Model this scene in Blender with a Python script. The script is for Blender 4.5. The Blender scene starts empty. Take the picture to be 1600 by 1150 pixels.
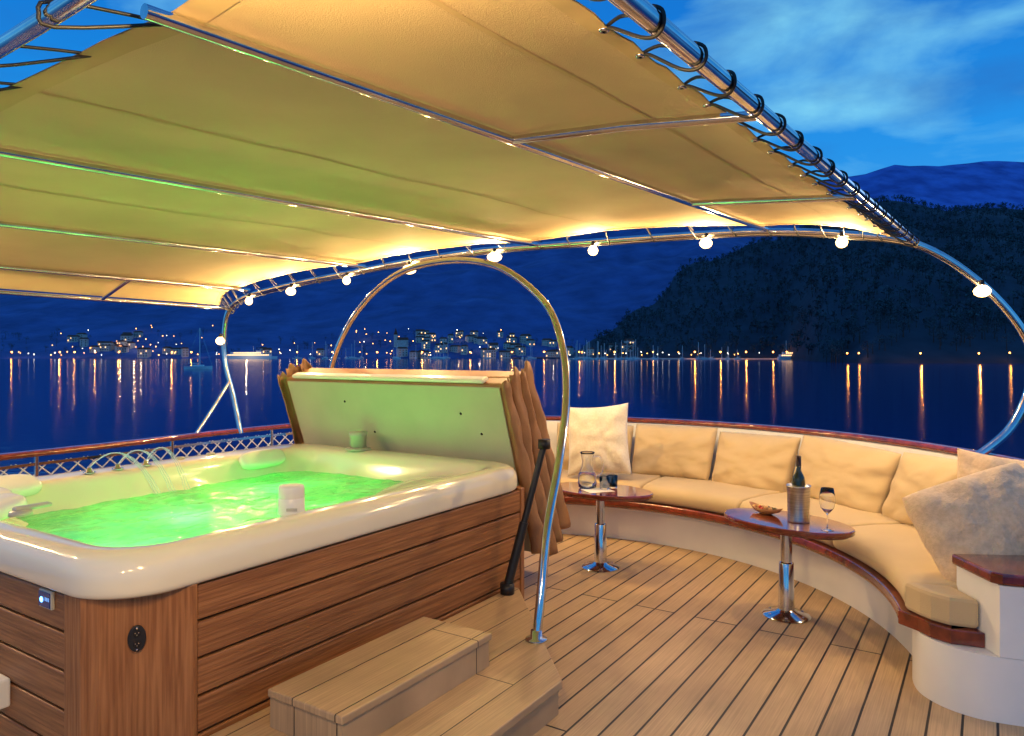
import bpy, math, random
from math import sin, cos, pi, radians, sqrt, atan2
from mathutils import Vector, Matrix, noise
random.seed(7)
sc = bpy.context.scene
sc.view_settings.view_transform='Standard'; sc.view_settings.look='None'; sc.view_settings.exposure=0
col = sc.collection

# ------------------------------------------------------------------ helpers
def empty(name, loc=(0,0,0), rz=0.0):
    o = bpy.data.objects.new(name, None); o.empty_display_size = .1
    o.location = loc; o.rotation_euler = (0,0,rz); col.objects.link(o); return o

def mk(name, verts, faces, mat, parent=None, smooth=False, mats=None, fm=None, bevel=0, subsurf=0, seg=2):
    me = bpy.data.meshes.new(name); me.from_pydata([tuple(v) for v in verts], [], faces); me.update()
    for m in (mats or [mat]): me.materials.append(m)
    if fm:
        for i, p in enumerate(me.polygons): p.material_index = fm[i]
    if smooth:
        for p in me.polygons: p.use_smooth = True
    o = bpy.data.objects.new(name, me); col.objects.link(o)
    if parent: o.parent = parent
    if bevel:
        b = o.modifiers.new('b', 'BEVEL'); b.width = bevel; b.segments = seg; b.limit_method = 'ANGLE'; b.angle_limit = radians(40)
    if subsurf:
        s = o.modifiers.new('s', 'SUBSURF'); s.levels = subsurf; s.render_levels = subsurf
    return o

def sharp(o, ang=35):
    me=o.data
    for p in me.polygons: p.use_smooth=True
    try: me.set_sharp_from_angle(angle=radians(ang))
    except Exception as ex: print(ex)
    return o

def boxgeo(c, s, rz=0):
    cx, cy, cz = c; sx, sy, sz = s[0]/2, s[1]/2, s[2]/2
    v = []
    for dz in (-sz, sz):
        for dx, dy in ((-sx,-sy),(sx,-sy),(sx,sy),(-sx,sy)):
            v.append((cx+dx*cos(rz)-dy*sin(rz), cy+dx*sin(rz)+dy*cos(rz), cz+dz))
    f = [(3,2,1,0),(4,5,6,7),(0,1,5,4),(1,2,6,5),(2,3,7,6),(3,0,4,7)]
    return v, f

def box(name, c, s, mat, parent=None, rz=0, bevel=0):
    v, f = boxgeo(c, s, rz); return mk(name, v, f, mat, parent, bevel=bevel)

def prism(name, poly, z0, z1, mat, parent=None, bevel=0, smooth=False):
    n = len(poly)
    a = sum(poly[i][0]*poly[(i+1)%n][1]-poly[(i+1)%n][0]*poly[i][1] for i in range(n))
    if a < 0: poly = poly[::-1]
    v = [(p[0],p[1],z0) for p in poly]+[(p[0],p[1],z1) for p in poly]
    f = [tuple(range(n-1,-1,-1)), tuple(range(n,2*n))]+[(i,(i+1)%n,n+(i+1)%n,n+i) for i in range(n)]
    return mk(name, v, f, mat, parent, bevel=bevel, smooth=smooth)

def catmull(pts, n=8, closed=False):
    P = [Vector(p) for p in pts]; out = []
    m = len(P)
    for i in range(m-1 if not closed else m):
        if closed: p0,p1,p2,p3 = P[(i-1)%m],P[i],P[(i+1)%m],P[(i+2)%m]
        else: p0,p1,p2,p3 = P[max(i-1,0)],P[i],P[i+1],P[min(i+2,m-1)]
        for k in range(n):
            t = k/n
            out.append(.5*((2*p1)+(-p0+p2)*t+(2*p0-5*p1+4*p2-p3)*t*t+(-p0+3*p1-3*p2+p3)*t**3))
    if not closed: out.append(P[-1])
    return out

def tube(name, paths, r, mat, parent=None, cyc=False, res=4):
    cu = bpy.data.curves.new(name, 'CURVE'); cu.dimensions = '3D'; cu.bevel_depth = r; cu.bevel_resolution = res
    cu.use_fill_caps = True
    for pts in paths:
        sp = cu.splines.new('POLY'); sp.points.add(len(pts)-1)
        for i, p in enumerate(pts): sp.points[i].co = (p[0],p[1],p[2],1)
        sp.use_cyclic_u = cyc; sp.use_smooth = True
    cu.materials.append(mat)
    o = bpy.data.objects.new(name, cu); col.objects.link(o)
    if parent: o.parent = parent
    return o

def lathe(name, prof, mat, loc=(0,0,0), parent=None, seg=40, smooth=True):
    v=[]; f=[]
    n=len(prof)
    for i in range(seg):
        a=2*pi*i/seg
        for r,z in prof: v.append((loc[0]+r*cos(a), loc[1]+r*sin(a), loc[2]+z))
    for i in range(seg):
        j=(i+1)%seg
        for k in range(n-1):
            f.append((i*n+k, j*n+k, j*n+k+1, i*n+k+1))
    return mk(name, v, f, mat, parent, smooth=smooth)

def sweep(name, pts, prof, mat, parent=None, bevel=0, smooth=False):
    v=[]; f=[]; n=len(prof); m=len(pts)
    P=[Vector(p) for p in pts]
    for i,p in enumerate(P):
        t=(P[min(i+1,m-1)]-P[max(i-1,0)]); t.z=0; t.normalize()
        s=Vector((t.y,-t.x,0))
        for a,b in prof: v.append(p+s*a+Vector((0,0,b)))
    for i in range(m-1):
        for k in range(n):
            f.append((i*n+k,(i+1)*n+k,(i+1)*n+(k+1)%n,i*n+(k+1)%n))
    f.append(tuple(range(n-1,-1,-1))); f.append(tuple(range((m-1)*n,m*n)))
    return mk(name, v, f, mat, parent, bevel=bevel, smooth=smooth)

# ------------------------------------------------------------------ materials
def nt(m): return m.node_tree.nodes, m.node_tree.links
def mat(name, c, rough=.5, metal=0, c2=None, scale=5, stretch=(1,1,1), bump=0, bscale=None, emis=None, estr=0,
        trans=0, ior=1.45, coat=0, rot=0, detail=5, sheen=0, lo=.35, hi=.65, bdist=.01):
    m = bpy.data.materials.new(name); m.use_nodes = True
    N,L = nt(m); b = N['Principled BSDF']
    b.inputs['Base Color'].default_value=(*c,1); b.inputs['Roughness'].default_value=rough
    b.inputs['Metallic'].default_value=metal; b.inputs['IOR'].default_value=ior
    b.inputs['Transmission Weight'].default_value=trans; b.inputs['Coat Weight'].default_value=coat
    b.inputs['Coat Roughness'].default_value=.08
    b.inputs['Sheen Weight'].default_value=sheen
    if emis: b.inputs['Emission Color'].default_value=(*emis,1); b.inputs['Emission Strength'].default_value=estr
    tc=N.new('ShaderNodeTexCoord'); mp=N.new('ShaderNodeMapping')
    mp.inputs['Scale'].default_value=stretch; mp.inputs['Rotation'].default_value=(0,0,rot)
    L.new(tc.outputs['Object'],mp.inputs[0])
    if c2:
        n=N.new('ShaderNodeTexNoise'); n.inputs['Scale'].default_value=scale; n.inputs['Detail'].default_value=detail
        L.new(mp.outputs[0],n.inputs[0])
        r=N.new('ShaderNodeValToRGB'); r.color_ramp.elements[0].position=lo; r.color_ramp.elements[1].position=hi
        r.color_ramp.elements[0].color=(*c,1); r.color_ramp.elements[1].color=(*c2,1)
        L.new(n.outputs[0],r.inputs[0]); L.new(r.outputs[0],b.inputs['Base Color'])
    if bump:
        n2=N.new('ShaderNodeTexNoise'); n2.inputs['Scale'].default_value=bscale or scale; n2.inputs['Detail'].default_value=6
        L.new(mp.outputs[0],n2.inputs[0])
        bp=N.new('ShaderNodeBump'); bp.inputs['Strength'].default_value=bump; bp.inputs['Distance'].default_value=bdist
        L.new(n2.outputs[0],bp.inputs['Height']); L.new(bp.outputs[0],b.inputs['Normal'])
    return m

chrome = mat('polished_steel',(.75,.75,.76),.12,1,c2=(.6,.6,.62),scale=8)
blackrub = mat('black_rubber',(.012,.012,.014),.45)
fabric = mat('awning_fabric',(.64,.485,.275),.85,c2=(.57,.425,.235),scale=1.6,bump=.25,bscale=260,detail=8)
cream = mat('acrylic_cream',(.82,.76,.60),.12,c2=(.80,.73,.56),scale=3,coat=.5)
whitep = mat('white_paint',(.80,.80,.80),.35,c2=(.73,.73,.74),scale=2.5,bump=.05,bscale=12)
tubwood_h = mat('teak_cladding',(.37,.155,.056),.42,c2=(.21,.078,.027),scale=6,stretch=(.5,.5,14),bump=.35,bscale=9)
tubwood_v = mat('teak_corner',(.40,.17,.064),.42,c2=(.24,.09,.031),scale=6,stretch=(14,14,.5),bump=.3,bscale=9)
dark = mat('dark_gap',(.015,.01,.008),.8)
mahog = mat('varnished_mahogany',(.22,.036,.013),.15,c2=(.10,.016,.008),scale=5,stretch=(3,3,3),coat=1)
seatfab = mat('canvas_cushion',(.61,.465,.265),.9,c2=(.56,.42,.235),scale=2.5,bump=.35,bscale=320,sheen=.15)
pillowfab = mat('white_pillow_cloth',(.78,.73,.64),.95,c2=(.70,.64,.55),scale=60,bump=.5,bscale=140,sheen=.4)
fluffy = mat('plush_pillow_cloth',(.74,.56,.38),.95,c2=(.63,.47,.31),scale=45,bump=.6,bscale=130,sheen=.25)
coverbrown = mat('leatherette_brown',(.36,.19,.09),.5,c2=(.27,.135,.06),scale=4,bump=.3,bscale=60)
covergreen = mat('cover_vinyl_sage',(.46,.47,.35),.45,c2=(.41,.43,.31),scale=2.5,bump=.1,bscale=30)
glass = mat('clear_glass',(.97,.99,.99),.02,trans=1,ior=1.45)
redglass = mat('dark_bottle_glass',(.02,.03,.015),.08,coat=.5)
rope = mat('white_rope',(.60,.63,.68),.8)
plasticgrey = mat('grey_plastic',(.45,.43,.36),.3)
plasticwhite = mat('white_plastic',(.8,.78,.7),.25)

N,L=nt(fabric); b=N['Principled BSDF']; out=N['Material Output']
tr=N.new('ShaderNodeBsdfTranslucent'); tr.inputs[0].default_value=(.55,.42,.24,1)
mx=N.new('ShaderNodeMixShader'); mx.inputs[0].default_value=.06
L.new(b.outputs[0],mx.inputs[1]); L.new(tr.outputs[0],mx.inputs[2]); L.new(mx.outputs[0],out.inputs[0])

def deckmat(name, rotz, w=4.6, h=.135, mortar=.006, c1=(.56,.385,.22), c2=(.50,.335,.185)):
    m=bpy.data.materials.new(name); m.use_nodes=True; N,L=nt(m); b=N['Principled BSDF']
    tc=N.new('ShaderNodeTexCoord'); mp=N.new('ShaderNodeMapping'); mp.inputs['Rotation'].default_value=(0,0,rotz)
    mp.inputs['Location'].default_value=(0,.03,0)
    L.new(tc.outputs['Object'],mp.inputs[0])
    br=N.new('ShaderNodeTexBrick'); br.inputs['Scale'].default_value=1; br.inputs['Brick Width'].default_value=w
    br.inputs['Row Height'].default_value=h; br.inputs['Mortar Size'].default_value=mortar; br.inputs['Mortar Smooth'].default_value=.2
    br.inputs['Color1'].default_value=(*c1,1); br.inputs['Color2'].default_value=(*c2,1); br.inputs['Mortar'].default_value=(.012,.008,.006,1)
    br.offset=.37; br.offset_frequency=3
    L.new(mp.outputs[0],br.inputs[0])
    mp2=N.new('ShaderNodeMapping'); mp2.inputs['Scale'].default_value=(1.2,60,1); L.new(mp.outputs[0],mp2.inputs[0])
    n=N.new('ShaderNodeTexNoise'); n.inputs['Scale'].default_value=2.5; n.inputs['Detail'].default_value=7; L.new(mp2.outputs[0],n.inputs[0])
    n3=N.new('ShaderNodeTexNoise'); n3.inputs['Scale'].default_value=2.2; n3.inputs['Detail'].default_value=4; L.new(mp.outputs[0],n3.inputs[0])
    r=N.new('ShaderNodeMapRange'); r.inputs['From Min'].default_value=.3; r.inputs['From Max'].default_value=.7; r.inputs['To Min'].default_value=.78; r.inputs['To Max'].default_value=1.1
    L.new(n.outputs[0],r.inputs[0])
    r3=N.new('ShaderNodeMapRange'); r3.inputs['From Min'].default_value=.3; r3.inputs['From Max'].default_value=.7; r3.inputs['To Min'].default_value=.80; r3.inputs['To Max'].default_value=1.08
    L.new(n3.outputs[0],r3.inputs[0])
    mm=N.new('ShaderNodeMath'); mm.operation='MULTIPLY'; L.new(r.outputs[0],mm.inputs[0]); L.new(r3.outputs[0],mm.inputs[1])
    mu=N.new('ShaderNodeMix'); mu.data_type='RGBA'; mu.blend_type='MULTIPLY'; mu.inputs[0].default_value=1
    L.new(br.outputs['Color'],mu.inputs[6]); L.new(mm.outputs[0],mu.inputs[7]); L.new(mu.outputs[2],b.inputs['Base Color'])
    b.inputs['Roughness'].default_value=.5
    bp=N.new('ShaderNodeBump'); bp.invert=True; bp.inputs['Strength'].default_value=.8; bp.inputs['Distance'].default_value=.006
    L.new(br.outputs['Fac'],bp.inputs['Height'])
    bp2=N.new('ShaderNodeBump'); bp2.inputs['Strength'].default_value=.25; bp2.inputs['Distance'].default_value=.003
    L.new(n.outputs[0],bp2.inputs['Height']); L.new(bp.outputs[0],bp2.inputs['Normal']); L.new(bp2.outputs[0],b.inputs['Normal'])
    return m
ANG=radians(57)
deckm=deckmat('composite_deck',-ANG)
stepm=deckmat('composite_step',0,w=9,h=.24,mortar=.003,c1=(.52,.35,.19),c2=(.49,.325,.175))

# ------------------------------------------------------------------ camera
cam=bpy.data.cameras.new('camera'); co=bpy.data.objects.new('camera',cam); col.objects.link(co)
co.location=(0,0,1.7); co.rotation_euler=(radians(90),0,0)
cam.sensor_width=36; cam.lens=25.875; cam.shift_y=-.0156; cam.clip_start=.05; cam.clip_end=30000
sc.camera=co

# ------------------------------------------------------------------ world
w=bpy.data.worlds.new('World'); sc.world=w; w.use_nodes=True
N=w.node_tree.nodes; L=w.node_tree.links
bg=N['Background']; wo=N['World Output']
tc=N.new('ShaderNodeTexCoord'); sep=N.new('ShaderNodeSeparateXYZ'); L.new(tc.outputs['Generated'],sep.inputs[0])
rp=N.new('ShaderNodeValToRGB'); cr=rp.color_ramp
cr.elements[0].position=0; cr.elements[0].color=(.006,.02,.09,1)
cr.elements[1].position=1; cr.elements[1].color=(.006,.08,.42,1)
for p,c in ((.49,(.006,.02,.09)),(.5,(.08,.42,.85)),(.62,(.012,.30,.85)),(.70,(.004,.20,.72)),(.80,(.004,.13,.55))):
    e=cr.elements.new(p); e.color=(*c,1)
mr=N.new('ShaderNodeMapRange'); mr.inputs['From Min'].default_value=-1; mr.inputs['From Max'].default_value=1
L.new(sep.outputs[2],mr.inputs[0]); L.new(mr.outputs[0],rp.inputs[0])
mp=N.new('ShaderNodeMapping'); mp.inputs['Scale'].default_value=(1.3,1.3,3.6); mp.inputs['Location'].default_value=(.35,.2,.1); mp.inputs['Rotation'].default_value=(.15,.1,0); L.new(tc.outputs['Generated'],mp.inputs[0])
n1=N.new('ShaderNodeTexNoise'); n1.inputs['Scale'].default_value=3.0; n1.inputs['Detail'].default_value=7; n1.inputs['Roughness'].default_value=.52; n1.inputs['Distortion'].default_value=.3
L.new(mp.outputs[0],n1.inputs[0])
c1=N.new('ShaderNodeValToRGB'); c1.color_ramp.elements[0].position=.44; c1.color_ramp.elements[1].position=.80
L.new(n1.outputs[0],c1.inputs[0])
mA=N.new('ShaderNodeMix'); mA.data_type='RGBA'; L.new(c1.outputs[0],mA.inputs[0]); L.new(rp.outputs[0],mA.inputs[6]); mA.inputs[7].default_value=(.28,.80,1.0,1)
n2=N.new('ShaderNodeTexNoise'); n2.inputs['Scale'].default_value=4.4; n2.inputs['Detail'].default_value=7; n2.inputs['Roughness'].default_value=.52; L.new(mp.outputs[0],n2.inputs[0])
c2=N.new('ShaderNodeValToRGB'); c2.color_ramp.elements[0].position=.45; c2.color_ramp.elements[1].position=.72; c2.color_ramp.elements[1].color=(.6,.6,.6,1)
L.new(n2.outputs[0],c2.inputs[0])
mB=N.new('ShaderNodeMix'); mB.data_type='RGBA'; L.new(c2.outputs[0],mB.inputs[0]); L.new(mA.outputs[2],mB.inputs[6]); mB.inputs[7].default_value=(.02,.16,.55,1)
L.new(mB.outputs[2],bg.inputs[0]); bg.inputs[1].default_value=.95
sky=N.new('ShaderNodeTexSky'); sky.sky_type='NISHITA'; sky.sun_disc=False; sky.sun_elevation=radians(-3); sky.sun_rotation=radians(40)
bg2=N.new('ShaderNodeBackground'); bg2.inputs[1].default_value=.05; L.new(sky.outputs[0],bg2.inputs[0])
ad=N.new('ShaderNodeAddShader'); L.new(bg.outputs[0],ad.inputs[0]); L.new(bg2.outputs[0],ad.inputs[1]); L.new(ad.outputs[0],wo.inputs[0])
sun=bpy.data.lights.new('sun','SUN'); sun.energy=.04; sun.angle=radians(15); sun.color=(.6,.75,1)
so=bpy.data.objects.new('sun',sun); col.objects.link(so); so.rotation_euler=(radians(80),0,radians(180-40))

def plight(name, loc, p, c, r, parent=None):
    l=bpy.data.lights.new(name,'POINT'); l.energy=p; l.color=c; l.shadow_soft_size=r
    o=bpy.data.objects.new(name,l); o.location=loc; col.objects.link(o)
    if parent: o.parent=parent
    return o

# ------------------------------------------------------------------ sea & hills
ZW=-6.0
seam=bpy.data.materials.new('sea_water'); seam.use_nodes=True; N,L=nt(seam); b=N['Principled BSDF']
b.inputs['Base Color'].default_value=(.005,.034,.19,1); b.inputs['Roughness'].default_value=.10; b.inputs['IOR'].default_value=1.33
tc=N.new('ShaderNodeTexCoord'); mp=N.new('ShaderNodeMapping'); mp.inputs['Scale'].default_value=(.5,1.1,1); L.new(tc.outputs['Object'],mp.inputs[0])
n=N.new('ShaderNodeTexNoise'); n.inputs['Scale'].default_value=.9; n.inputs['Detail'].default_value=4; L.new(mp.outputs[0],n.inputs[0])
bp=N.new('ShaderNodeBump'); bp.inputs['Strength'].default_value=.3; bp.inputs['Distance'].default_value=.10; L.new(n.outputs[0],bp.inputs['Height']); L.new(bp.outputs[0],b.inputs['Normal'])
mk('sea',[(-15000,-6000,ZW),(15000,-6000,ZW),(15000,15000,ZW),(-15000,15000,ZW)],[(0,1,2,3)],seam)

def interp(tab,x):
    if x<=tab[0][0]: return tab[0][1]
    for (a,b),(c,d) in zip(tab,tab[1:]):
        if x<=c:
            t=(x-a)/(c-a); t=t*t*(3-2*t); return b+(d-b)*t
    return tab[-1][1]
def fbm(x,y,s,o=5):
    return noise.fractal(Vector((x*s,y*s,.37)),.9,2.1,o)
def hill_h(r,D,spec):
    Ds=interp(spec['shore'],r); Dr=spec['ridge']
    H=interp(spec['h'],r)
    t=(D-Ds)/(Dr-Ds)
    if t<0: return ZW-4+ t*10
    tt=t**spec.get('pow',1.15) if t<1 else max(0,1-(t-1)*.8)
    x=r*D
    return ZW+1.2*min(1,t*120)+H*tt+ H*spec.get('na',.1)*min(1,t*3)*fbm(x,D,spec['ns'])
def hill(name,spec,r0,r1,n,m,mt):
    v=[];f=[]
    for j in range(m+1):
        for i in range(n+1):
            r=r0+(r1-r0)*i/n
            Ds=interp(spec['shore'],r); De=spec['ridge']*1.25
            q=(j/m)**1.6
            D=Ds-8+(De-Ds+8)*q
            v.append((r*D,D,hill_h(r,D,spec)))
    for j in range(m):
        for i in range(n):
            a=j*(n+1)+i; f.append((a,a+1,a+n+2,a+n+1))
    return mk(name,v,f,mt,smooth=True)
hm1=mat('far_mountain_hazed_scrub',(.10,.20,.64),.95,c2=(.045,.095,.38),scale=.006,detail=11,lo=.35,hi=.65)  # strong blue in the base colour stands in for distance haze
hm2=mat('hillside_hazed_scrub',(.062,.125,.36),.95,c2=(.030,.065,.21),scale=.02,detail=12,lo=.3,hi=.7)  # bluish base colour paints in the air haze over the slope
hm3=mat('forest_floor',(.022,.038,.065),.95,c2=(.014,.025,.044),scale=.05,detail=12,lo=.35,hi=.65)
for m_,d,s in ((hm1,30,.008),(hm2,5,.04)):
    N,L=nt(m_); tc=N.new('ShaderNodeTexCoord'); n=N.new('ShaderNodeTexNoise'); n.inputs['Scale'].default_value=s; n.inputs['Detail'].default_value=8
    L.new(tc.outputs['Object'],n.inputs[0]); bp=N.new('ShaderNodeBump'); bp.inputs['Distance'].default_value=d; bp.inputs['Strength'].default_value=1
    L.new(n.outputs[0],bp.inputs['Height']); L.new(bp.outputs[0],N['Principled BSDF'].inputs['Normal'])
far={'shore':[(-3,3600),(3,3600)],'ridge':6000,'h':[(-3,1000),(-1,1150),(0,1300),(.35,1350),(.46,1470),(.52,1560),(.58,1570),(.66,1610),(.72,1590),(.9,1500),(1.4,1250),(3,900)],'ns':.0011,'pow':.9,'na':.03}
midh={'shore':[(-3,860),(-.5,880),(.1,900),(1.5,1400),(3,1500)],'ridge':2600,'h':[(-3,420),(-.9,470),(-.4,560),(0,610),(.25,600),(.4,540),(.6,430),(1.2,380),(3,300)],'ns':.0022,'pow':1.15,'na':.12}
spur={'shore':[(.0,860),(.12,800),(.36,780),(.43,560),(.5,500),(1.6,470),(3,470)],'ridge':1300,'h':[(0,0),(.06,4),(.12,62),(.18,108),(.26,168),(.35,205),(.46,262),(.52,278),(.58,262),(.66,270),(.72,258),(.9,245),(1.6,220),(3,150)],'ns':.0045,'pow':.95,'na':.06}
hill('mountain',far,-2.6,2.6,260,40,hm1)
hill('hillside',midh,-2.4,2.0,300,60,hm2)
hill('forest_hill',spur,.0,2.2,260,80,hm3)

# ------------------------------------------------------------------ town
wallm=mat('house_plaster',(.60,.57,.52),.9,c2=(.46,.43,.39),scale=.6)
roofm=mat('terracotta_roof',(.15,.055,.035),.9,c2=(.10,.035,.025),scale=.8)
winm=mat('lit_window',(.1,.08,.05),.5,emis=(1,.55,.2),estr=4)
windk=mat('dark_window',(.01,.012,.02),.2)
def house(name,x,y,z,w,d,h,rz,lit,storeys=2):
    v=[];f=[];fm=[]
    def addbox(c,s,mi):
        vv,ff=boxgeo(c,s); k=len(v); v.extend(vv); f.extend([tuple(a+k for a in q) for q in ff]); fm.extend([mi]*6)
    addbox((0,0,h/2-1),(w,d,h+2),0)
    k=len(v); rh=min(w,d)*.28; o=.4
    v.extend([(-w/2-o,-d/2-o,h+.02),(w/2+o,-d/2-o,h+.02),(w/2+o,d/2+o,h+.02),(-w/2-o,d/2+o,h+.02),(-w/2+ .4,0,h+rh),(w/2-.4,0,h+rh)])
    for q in ((0,1,5,4),(2,3,4,5),(1,2,5),(3,0,4),(3,2,1,0)): f.append(tuple(a+k for a in q)); fm.append(1)
    nx=max(2,int(w/3))
    for s in range(storeys):
        for i in range(nx):
            mi=2 if random.random()<lit else 3
            addbox((-w/2+w*(i+.5)/nx,-d/2-.03,1.5+s*2.9),(1.0,.1,1.4),mi)
    o_=mk(name,v,f,wallm,mats=[wallm,roofm,winm,windk],fm=fm); o_.location=(x,y,z); o_.rotation_euler=(0,0,rz); return o_
def ground(r,D): 
    z=hill_h(r,D,midh)
    if r>0: z=max(z,hill_h(r,D,spur))
    return max(z,ZW+1.0)
def px(p): return (p-800)/1150
for i in range(74):
    p=random.choice([random.gauss(700,75),random.gauss(190,50),random.uniform(120,1000),random.gauss(830,60)])
    D=random.uniform(885,1010) if 560<p<880 or 110<p<260 else random.uniform(882,925)
    if p>900: D=random.uniform(820,860)
    r=px(p); st=random.choice([2,2,3])
    house('house',r*D,D,ground(r,D),random.uniform(7,13),random.uniform(7,10),st*2.9+.6,random.uniform(-.6,.6),.22,st)
ch=empty('church',(px(622)*960,960,ground(px(622),960)))
box('nave',(6,0,4),(14,8,10),wallm,ch); box('tower',(-3,0,7),(4.5,4.5,18),wallm,ch)
mk('spire',[(-5.4,-2.4,16),(-.6,-2.4,16),(-.6,2.4,16),(-5.4,2.4,16),(-3,0,25)],[(0,1,4),(1,2,4),(2,3,4),(3,0,4),(3,2,1,0)],roofm,ch)
mk('nave_roof',[(-1,-4.5,9),(13.4,-4.5,9),(13.4,4.5,9),(-1,4.5,9),(-.5,0,12.5),(13,0,12.5)],[(0,1,5,4),(2,3,4,5),(1,2,5),(3,0,4),(3,2,1,0)],roofm,ch)
def ferry(name,x,y,L_,mw,P=5000):
    e=empty(name,(x,y,ZW),0)
    h=L_/2
    prism('hull',[(-h,-3),(h*.8,-3),(h,0),(h*.8,3),(-h,3)],-.5,2.8,mw,e)
    box('lower_cabin',(-h*.08,0,4.1),(L_*.84,5,2.5),mw,e); box('upper_cabin',(-h*.15,0,6.55),(L_*.6,4.4,2.3),mw,e); box('bridge',(h*.3,0,8.5),(5,3.6,1.5),mw,e)
    for zz,LL in ((4.3,.8),(6.7,.55)):
        v=[];f=[]
        nn=int(L_*LL/1.9)
        for i in range(nn):
            vv,ff=boxgeo((-h*LL-h*.1+ i*1.9+1.5, -2.56 if zz<5 else -2.26, zz),(1.1,.1,1.0)); k=len(v); v+=vv; f+=[tuple(a+k for a in q) for q in ff]
        mk('windows',v,f,winm,e)
    tube('mast',[[(h*.1,0,8),(h*.1,0,14)]],.12,mw,e)
    plight('deck_light',(0,-14,9),P,(1,.75,.45),.4,e)
ferry('passenger_ferry',px(392)*860,860,62,whitep,3500)
ferry('passenger_ferry',px(1235)*760,745,36,whitep,2000)
def sailboat(name,x,y,Lb,mast,rz=0):
    e=empty(name,(x,y,ZW),rz); h=Lb/2
    v=[];f=[]
    sec=[(-h,.8),(-h*.5,1.5),(0,1.7),(h*.5,1.2),(h*.85,.5),(h,.03)]
    for X,W in sec:
        v+= [(X,-W,1.2+.3*max(0,X/h)),(X,-W*.6,-.3),(X,W*.6,-.3),(X,W,1.2+.3*max(0,X/h))]
    for i in range(len(sec)-1):
        for k in range(4): f.append((i*4+k,(i+1)*4+k,(i+1)*4+(k+1)%4,i*4+(k+1)%4))
    f.append((3,2,1,0))
    mk('hull',v,f,whitep,e,smooth=False)
    box('cabin',(0,0,1.6),(Lb*.4,1.8,.7),whitep,e,bevel=.15)
    tube('mast',[[(h*.1,0,1.2),(h*.1,0,mast)]],.19,whitep,e,res=1)
    tube('boom',[[(h*.1,0,2.6),(-h*.7,0,2.7)]],.16,whitep,e,res=1)
    tube('stays',[[(h*.98,0,1.4),(h*.1,0,mast)],[(-h*.98,0,1.2),(h*.1,0,mast)]],.04,chrome,e,res=1)
sailboat('sailboat',px(310)*330,330,12,18.5,.15)
for i in range(58):
    p=random.choice([random.uniform(895,1030),random.uniform(690,1280),random.uniform(440,700)]); D=random.uniform(740,765) if p>880 else random.uniform(820,855)
    sailboat('sailboat',px(p)*D,D,random.uniform(8,14),random.uniform(10,21),random.uniform(-.9,.9)+pi/2*random.choice([0,1,1]))
prism('quay',[(px(880)*778,778),(px(1290)*772,772),(px(1300)*785,790),(px(880)*800,800)],ZW-1,ZW+1.2,wallm)
poleM=mat('lamp_pole',(.05,.05,.05),.5,1)
bulbO=mat('sodium_lamp',(1,.5,.1),.5,emis=(1,.42,.08),estr=14)
bulbW=mat('white_lamp',(1,.9,.7),.5,emis=(.9,.85,.7),estr=9)
def street_lamp(x,y,z,p,c=(1,.33,.045),h=6,r=.55):
    e=empty('street_lamp',(x,y,z))
    tube('pole',[[(0,0,-1.5),(0,0,h),(0,-.8,h+.4),(0,-1.5,h+.4)]],.09,poleM,e,res=1)
    box('lamp_housing',(0,-1.7,h+.5),(.5,.9,.16),poleM,e)
    lathe('lamp_globe',[(0,-r),(r*.7,-r*.7),(r,0),(r*.7,r*.7),(0,r)],bulbO,(0,-1.7,h+.4-r),e,seg=10)
    plight('light',(0,-3.2,h-.5),p,c,.35,e)
for p,D,P in ((20,880,4),(95,872,9),(118,878,3),(150,870,6),(187,875,5),(270,868,8),(300,878,3),(465,875,3),(520,872,5),(590,870,3),(660,870,5),(735,868,4),(800,868,4),(850,866,3),(905,790,3),(960,788,4),(1020,786,3),
            (1085,772,6),(1125,772,4),(1165,770,6),(1207,772,4),(1228,770,3),(1252,770,5),(1322,512,1.5),(1340,520,1),(1436,492,5),(1527,488,7),(1575,500,1.2)):
    r=px(p); street_lamp(r*D,D,ground(r,D) if p>1290 or p<880 else ZW+1.2,P*560,h=7 if D>600 else 6,r=.8 if D>600 else .5)
for i in range(150):
    if i<80: p=random.choice([random.gauss(700,90),random.gauss(190,60),random.gauss(560,80),random.uniform(80,900)]); D=random.uniform(893,1040)
    elif i<118: p=random.uniform(880,1290); D=random.uniform(779,799)
    else: p=random.uniform(0,700); D=random.uniform(874,888)
    r=px(p)
    e=empty('street_lamp',(r*D,D,ground(r,D) if not (80<=i<118) else ZW+1.1)); hh=random.uniform(2.5,6.5); q=random.uniform(.3,.55)
    tube('pole',[[(0,0,-1),(0,0,hh)]],.1,poleM,e,res=1); lathe('lamp_globe',[(0,-q),(q*.7,-q*.7),(q,0),(q*.7,q*.7),(0,q)],random.choice([bulbO,bulbO,bulbW]),(0,0,hh+q),e,seg=10)
    if i%8==0 and i<80: plight('light',(0,-5,hh+2),1500,(1,.6,.28),.3,e)  # extra light off the pole, added to brighten the house fronts
leafm=mat('pine_foliage',(.055,.090,.105),.95,c2=(.018,.034,.046),scale=.12)
barkm=mat('tree_bark',(.05,.035,.025),.95)
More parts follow.
